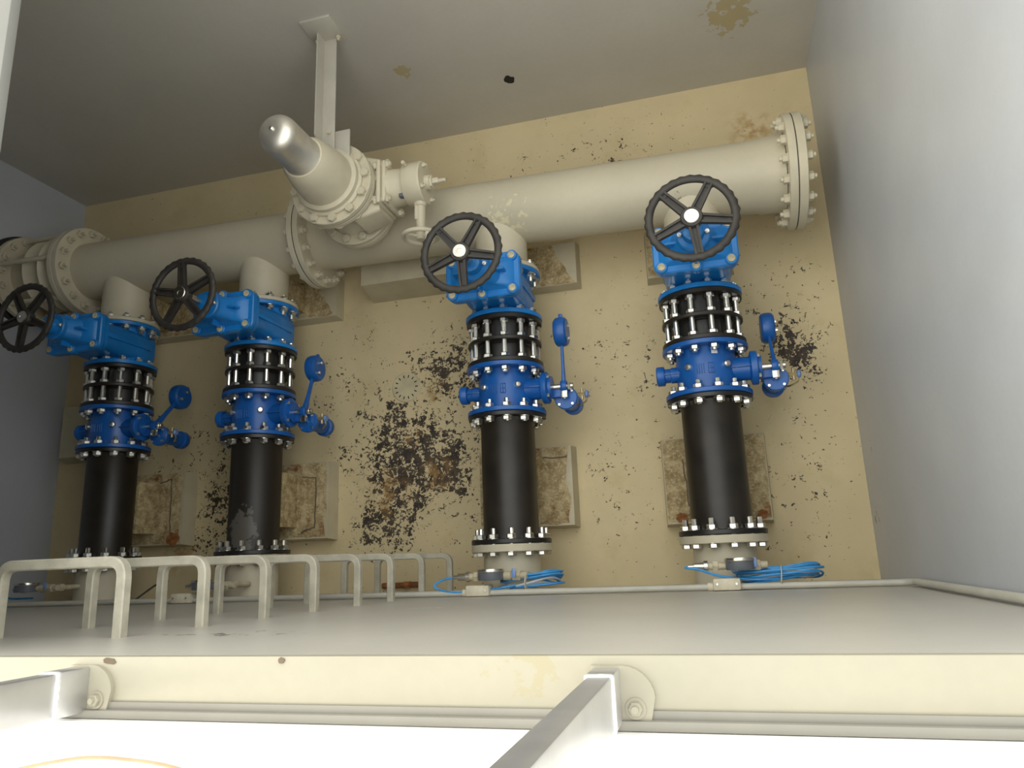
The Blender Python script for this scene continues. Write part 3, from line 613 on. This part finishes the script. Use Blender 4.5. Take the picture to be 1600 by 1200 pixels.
pier('smooth grey painted block supporting the header below the air valve', 0, -2.03, -1.42, 1.70, 2.14, ZA - RM - 0.004, 51, raw=False, name='header_block', group='header supports')
pier('low painted block low on the floor left of the leftmost pipe', 0, -4.42, -3.95, 0.80, 1.16, 0.10, 52, raw=False, name='floor_block', group='floor blocks')

# ------------------------------------------------------------------ floor drain
fd = thing('floor_drain', 'small round painted floor drain with radial slots', 'drain', (-1.83, 1.08, 0))
part('drain_plate', fd, 'drain_paint', lambda m: m.lathe([(0, -0.01), (0.098, -0.01), (0.098, 0.002), (0.092, 0.007), (0.080, 0.006), (0.05, 0.004), (0, 0.004)], 40))
for i in range(14):
    a = 2 * PI * i / 14
    part('drain_slot', fd, 'dark_hole', lambda m: m.box((0.073, 0, 0.0052), (0.024, 0.0065, 0.0015)), 'drain_slot', None, (0, 0, a))

# ------------------------------------------------------------------ step rungs on the near wall
SH, SC = 0.0148, 0.0035      # square bar with small chamfers
SEC = [(SH, -SH + SC), (SH, SH - SC), (SH - SC, SH), (-SH + SC, SH), (-SH, SH - SC), (-SH, -SH + SC), (-SH + SC, -SH), (SH - SC, -SH)]
ORD = ['topmost', 'second from the top', 'third from the top', 'fourth from the top', 'fourth from the bottom', 'third from the bottom', 'second from the bottom', 'lowest']
for i, z in enumerate([2.50, 2.20, 1.91, 1.62, 1.31, 1.03, 0.72, 0.39]):
    xr = -1.385 - 0.073 * z; xl = xr - 0.42; yo = 0.032
    o = part('step_rung', None, 'rung_paint', lambda m: m.sweep(fillet([(xl, YN - 0.05, z), (xl, yo, z), (xr, yo, z), (xr, YN - 0.05, z)], 0.045, 7), SEC, up=(0, 0, 1)), ang=30)
    tag(o, 'cream painted U-shaped step rung on the near wall, ' + ORD[i], 'rung', 'step rungs on the near wall')

# ------------------------------------------------------------------ aluminium rail posts standing on the ledge
def rail_post(x, label):
    t = thing('rail_post', label, 'post', (x, YN - 0.062, ZR), 0, 'aluminium rail posts')
    pl = [(-0.03, -0.045), (0.065, -0.045)] + [(0.02 + 0.055 * math.cos(a) * (1 if True else 0), -0.005 + 0.052 * math.sin(a)) for a in [PI * 0.02 + PI * 0.52 * k / 8 for k in range(9)]] + [(-0.03, 0.047)]
    part('base_plate', t, 'ledge_cream', lambda m: m.prism(pl, 0.0, 0.010))
    part('anchor_bolt', t, 'ledge_cream', lambda m: (m.cyl(0.017, 0.010, 0.013, 18), m.hexa(0.012, 0.012, 0.022), m.cyl(0.006, 0.02, 0.028, 10)), None, (0.042, -0.02, 0))
    part('sleeve', t, 'aluminium', lambda m: m.box((-0.004, 0.0, 0.045), (0.046, 0.086, 0.072), 0.003))
    part('weld_bead', t, 'weld', lambda m: m.box((-0.004, 0.0, 0.084), (0.049, 0.089, 0.012), 0.005))
    part('upright', t, 'aluminium', lambda m: m.box((-0.004, 0.0, 0.55), (0.040, 0.080, 0.95), 0.003))
    return t
rail_post(-0.206, 'square aluminium rail post standing on the cream ledge, right of centre')
rail_post(-1.292, 'square aluminium rail post standing on the cream ledge, at the left edge')

# ------------------------------------------------------------------ conduit, junction boxes, gauges, cable coils along the near wall
ZC = 0.79; YC = YN + 0.016
cdp = fillet([(-4.5, YC, ZC), (0.69, YC, ZC), (0.725, YC + 0.004, ZC + 0.05), (0.725, YC + 0.004, 2.84)], 0.06, 8)
o = part('conduit_pipe', None, 'conduit_grey', lambda m: m.tube(cdp, 0.0135, 12, up=(0, 1, 0.01))); tag(o, 'thin cream conduit along the near wall, rising in the right corner', 'conduit')
for x, lb in ((0.0, 'below the gauge nearest the right wall'), (-1.12, 'left of the blue cable coil by the rungs'), (-2.75, 'behind the third step rung')):
    t = thing('junction_box', 'small cream junction box on the conduit, ' + lb, 'box', (x, YN + 0.001, ZC), 0, 'junction boxes on the conduit')
    part('box_body', t, 'strap', lambda m: m.box((0, 0.026, 0), (0.115, 0.05, 0.075), 0.008), 'jb_body')
    for sx in (-1, 1): part('screw', t, 'zinc', lambda m: m.cyl(0.005, 0, 0.003, 8), 'jb_screw', (sx * 0.04, 0.028, 0.0375))
    part('conduit_gland', t, 'strap', lambda m: m.cyl(0.018, -0.08, -0.055, 14, 'X', (0, 0.016, 0)), 'jb_gland')

def gauge_set(x, y, w, label, mirror, gx, cap=True):
    """pressure gauge and transmitter on a small brass manifold above the stub pipe"""
    t = thing('pressure_gauge', label, 'gauge', (x, y, 0.775), 0, 'pressure gauges by the near wall')
    part('manifold', t, 'brass_painted', lambda m: (m.cyl(0.016, 0.0, w, 14, 'X', ch=0.002), m.hexa(0.024, 0.05, 0.075, 'X'), m.hexa(0.024, w - 0.07, w - 0.03, 'X'), m.cyl(0.021, w - 0.12, w - 0.075, 16, 'X', ch=0.003), m.cyl(0.014, -0.195, 0.0, 12, 'Z', (w - 0.05, 0, 0)), m.hexa(0.022, -0.08, -0.05, 'Z', (w - 0.05, 0, 0))))
    part('gauge_case', t, 'gauge_dark', lambda m: m.lathe([(0, -0.022), (0.058, -0.022), (0.060, -0.018), (0.060, 0.018), (0, 0.018)], 36, 'Y'), None, (gx, 0.004, 0.02))
    part('gauge_bezel', t, 'stainless', lambda m: m.lathe([(0.050, 0.015), (0.063, 0.015), (0.064, 0.020), (0.062, 0.028), (0.052, 0.028)], 36, 'Y', closed=True), None, (gx, 0.004, 0.02))
    part('gauge_dial', t, 'sticker', lambda m: m.cyl(0.052, 0.017, 0.022, 32, 'Y'), None, (gx, 0.004, 0.02))
    part('transmitter', t, 'stainless', lambda m: m.lathe([(0, -0.055), (0.009, -0.055), (0.010, -0.03), (0.016, -0.028), (0.017, 0.012), (0.024, 0.014), (0.024, 0.03), (0, 0.03)], 20, 'X'))
    part('valve_lever', t, 'clear_knob', lambda m: m.box((w - 0.055, 0.012, 0.035), (0.018, 0.04, 0.006), 0.002))
    return t
gauge_set(-0.103, -0.062, 0.28, 'round steel pressure gauge with blue cable nearest the right wall', 0, 0.165)
gauge_set(-1.20, -0.075, 0.31, 'round steel pressure gauge above the blue cable coil right of the step rungs', 0, 0.14)
gauge_set(-2.70, -0.080, 0.24, 'rusty pressure gauge fitting seen between the step rungs', 0, 0.07)
gauge_set(-3.86, -0.065, 0.26, 'shiny pressure gauge in the dark left corner behind the topmost rung', 0, 0.06)

def coil(x0, x1, y, z, lead, label, seed, hang):
    rnd = random.Random(seed); cx_ = (x0 + x1) / 2; a0 = (x1 - x0) / 2
    t = thing('cable_coil', label, 'cable', (cx_, y, z), 0, 'coiled signal cables')
    for k in range(9):
        ra = a0 * rnd.uniform(0.80, 1.0); rb = hang * rnd.uniform(0.75, 1.0); ox, oy, oz = rnd.uniform(-.02, .02) * a0 * 3, rnd.uniform(-0.022, 0.034), rnd.uniform(-.02, .02)
        tl = rnd.uniform(-0.12, 0.12); yb = rnd.uniform(0.0, 0.02)
        pts = []
        for i in range(40):
            q = 2 * PI * i / 40
            ex = math.copysign(abs(math.cos(q)) ** 0.75, math.cos(q)); ez = math.copysign(abs(math.sin(q)) ** 0.85, math.sin(q))
            pts.append((ox + ra * ex, oy + tl * 0.12 * ex + yb * math.sin(2 * q), oz + rb * ez))
        part('cable_loop', t, 'cable_white' if k in (2, 6) else 'cable_blue', lambda m: m.tube(pts, 0.0052, 7, True, up=(0, 1, 0.001)))
    part('cable_lead', t, 'cable_blue', lambda m: m.tube(fillet([tuple(Vector(p) - Vector((cx_, y, z))) for p in lead], 0.06, 6), 0.0052, 8, up=(0.01, 0.02, 1)))
    part('tie_strap', t, 'strap', lambda m: m.sweep([(0.0 + 0.004 * math.cos(q), 0.002 + 0.032 * math.cos(q), hang * 0.9 + 0.04 * math.sin(q)) for q in [2 * PI * i / 14 for i in range(14)]], [(-0.011, -0.0015), (0.011, -0.0015), (0.011, 0.0015), (-0.011, 0.0015)], True, up=(1, 0, 0)), None, (a0 * 0.05, 0, 0))
    return t
coil(0.03, 0.40, -0.112, 0.66, [(-0.15, -0.062, 0.775), (-0.175, -0.065, 0.79), (-0.12, -0.07, 0.81), (-0.03, -0.105, 0.79), (0.12, -0.125, 0.78), (0.24, -0.12, 0.76)], 'blue cable coil hanging by the near wall, close to the right wall', 3, 0.12)
coil(-1.06, -0.74, -0.105, 0.66, [(-1.25, -0.075, 0.775), (-1.31, -0.085, 0.78), (-1.36, -0.115, 0.79), (-1.27, -0.145, 0.80), (-1.10, -0.14, 0.80), (-0.95, -0.12, 0.77)], 'blue cable coil hanging by the near wall, right of the rungs', 5, 0.12)
o = part('signal_cable', None, 'cable_blue', lambda m: m.tube(fillet([(-4.0, -0.06, 0.775), (-4.05, -0.08, 0.77), (-3.98, -0.12, 0.74), (-3.85, -0.12, 0.70)], 0.04), 0.0055, 8)); tag(o, 'short blue cable end in the dark left corner', 'cable')
o = part('hanging_wire', None, 'gasket', lambda m: m.tube(fillet([(-3.02, -0.05, 0.60), (-3.0, -0.06, 0.70), (-3.02, -0.10, 0.76), (-3.06, -0.14, 0.79)], 0.05), 0.005, 8)); tag(o, 'thin black wire hanging behind the topmost step rungs', 'wire')

# ------------------------------------------------------------------ small marks on the place
o = part('wall_hole', None, 'dark_hole', lambda m: blob(m, 0.032, 0.038, 0.003, 2), None, (-0.965, YF, 0.455), (PI / 2, 0, 0)); tag(o, 'dark ragged hole in the far wall above the header', 'hole')
o = part('ledge_chip', None, 'chip_dark', lambda m: blob(m, 0.017, 0.007, 0.002, 4), None, (-1.235, YN - 0.009, ZR - 0.0005)); tag(o, 'large chip in the ledge edge near the left rail post', 'chip', 'chips in the ledge edge')
o = part('ledge_chip', None, 'chip_dark', lambda m: blob(m, 0.007, 0.006, 0.003, 6), None, (-0.835, YN - 0.008, ZR - 0.0005)); tag(o, 'small round chip in the ledge edge midway between the rail posts', 'chip', 'chips in the ledge edge')
o = part('garden_hose', None, 'hose_tan', lambda m: m.tube(fillet([(-1.55, -0.41, ZG + 0.004), (-1.38, -0.368, ZG + 0.004), (-1.255, -0.348, ZG + 0.004), (-1.19, -0.345, ZG + 0.004), (-1.05, -0.352, ZG + 0.004), (-0.85, -0.40, ZG + 0.004)], 0.06, 8), 0.003, 8)); tag(o, 'thin tan hose lying on the sunlit ground outside', 'hose')
o = part('pipe_offcut', None, 'rust', lambda m: (m.tube([(-1.98, -0.128, 0.018), (-1.74, -0.125, 0.018)], 0.016, 10), m.hexa(0.022, -1.84, -1.80, 'X', (0, -0.126, 0.02))), ang=30); tag(o, 'rusty pipe offcut lying on the floor behind the lowest rungs', 'pipe')
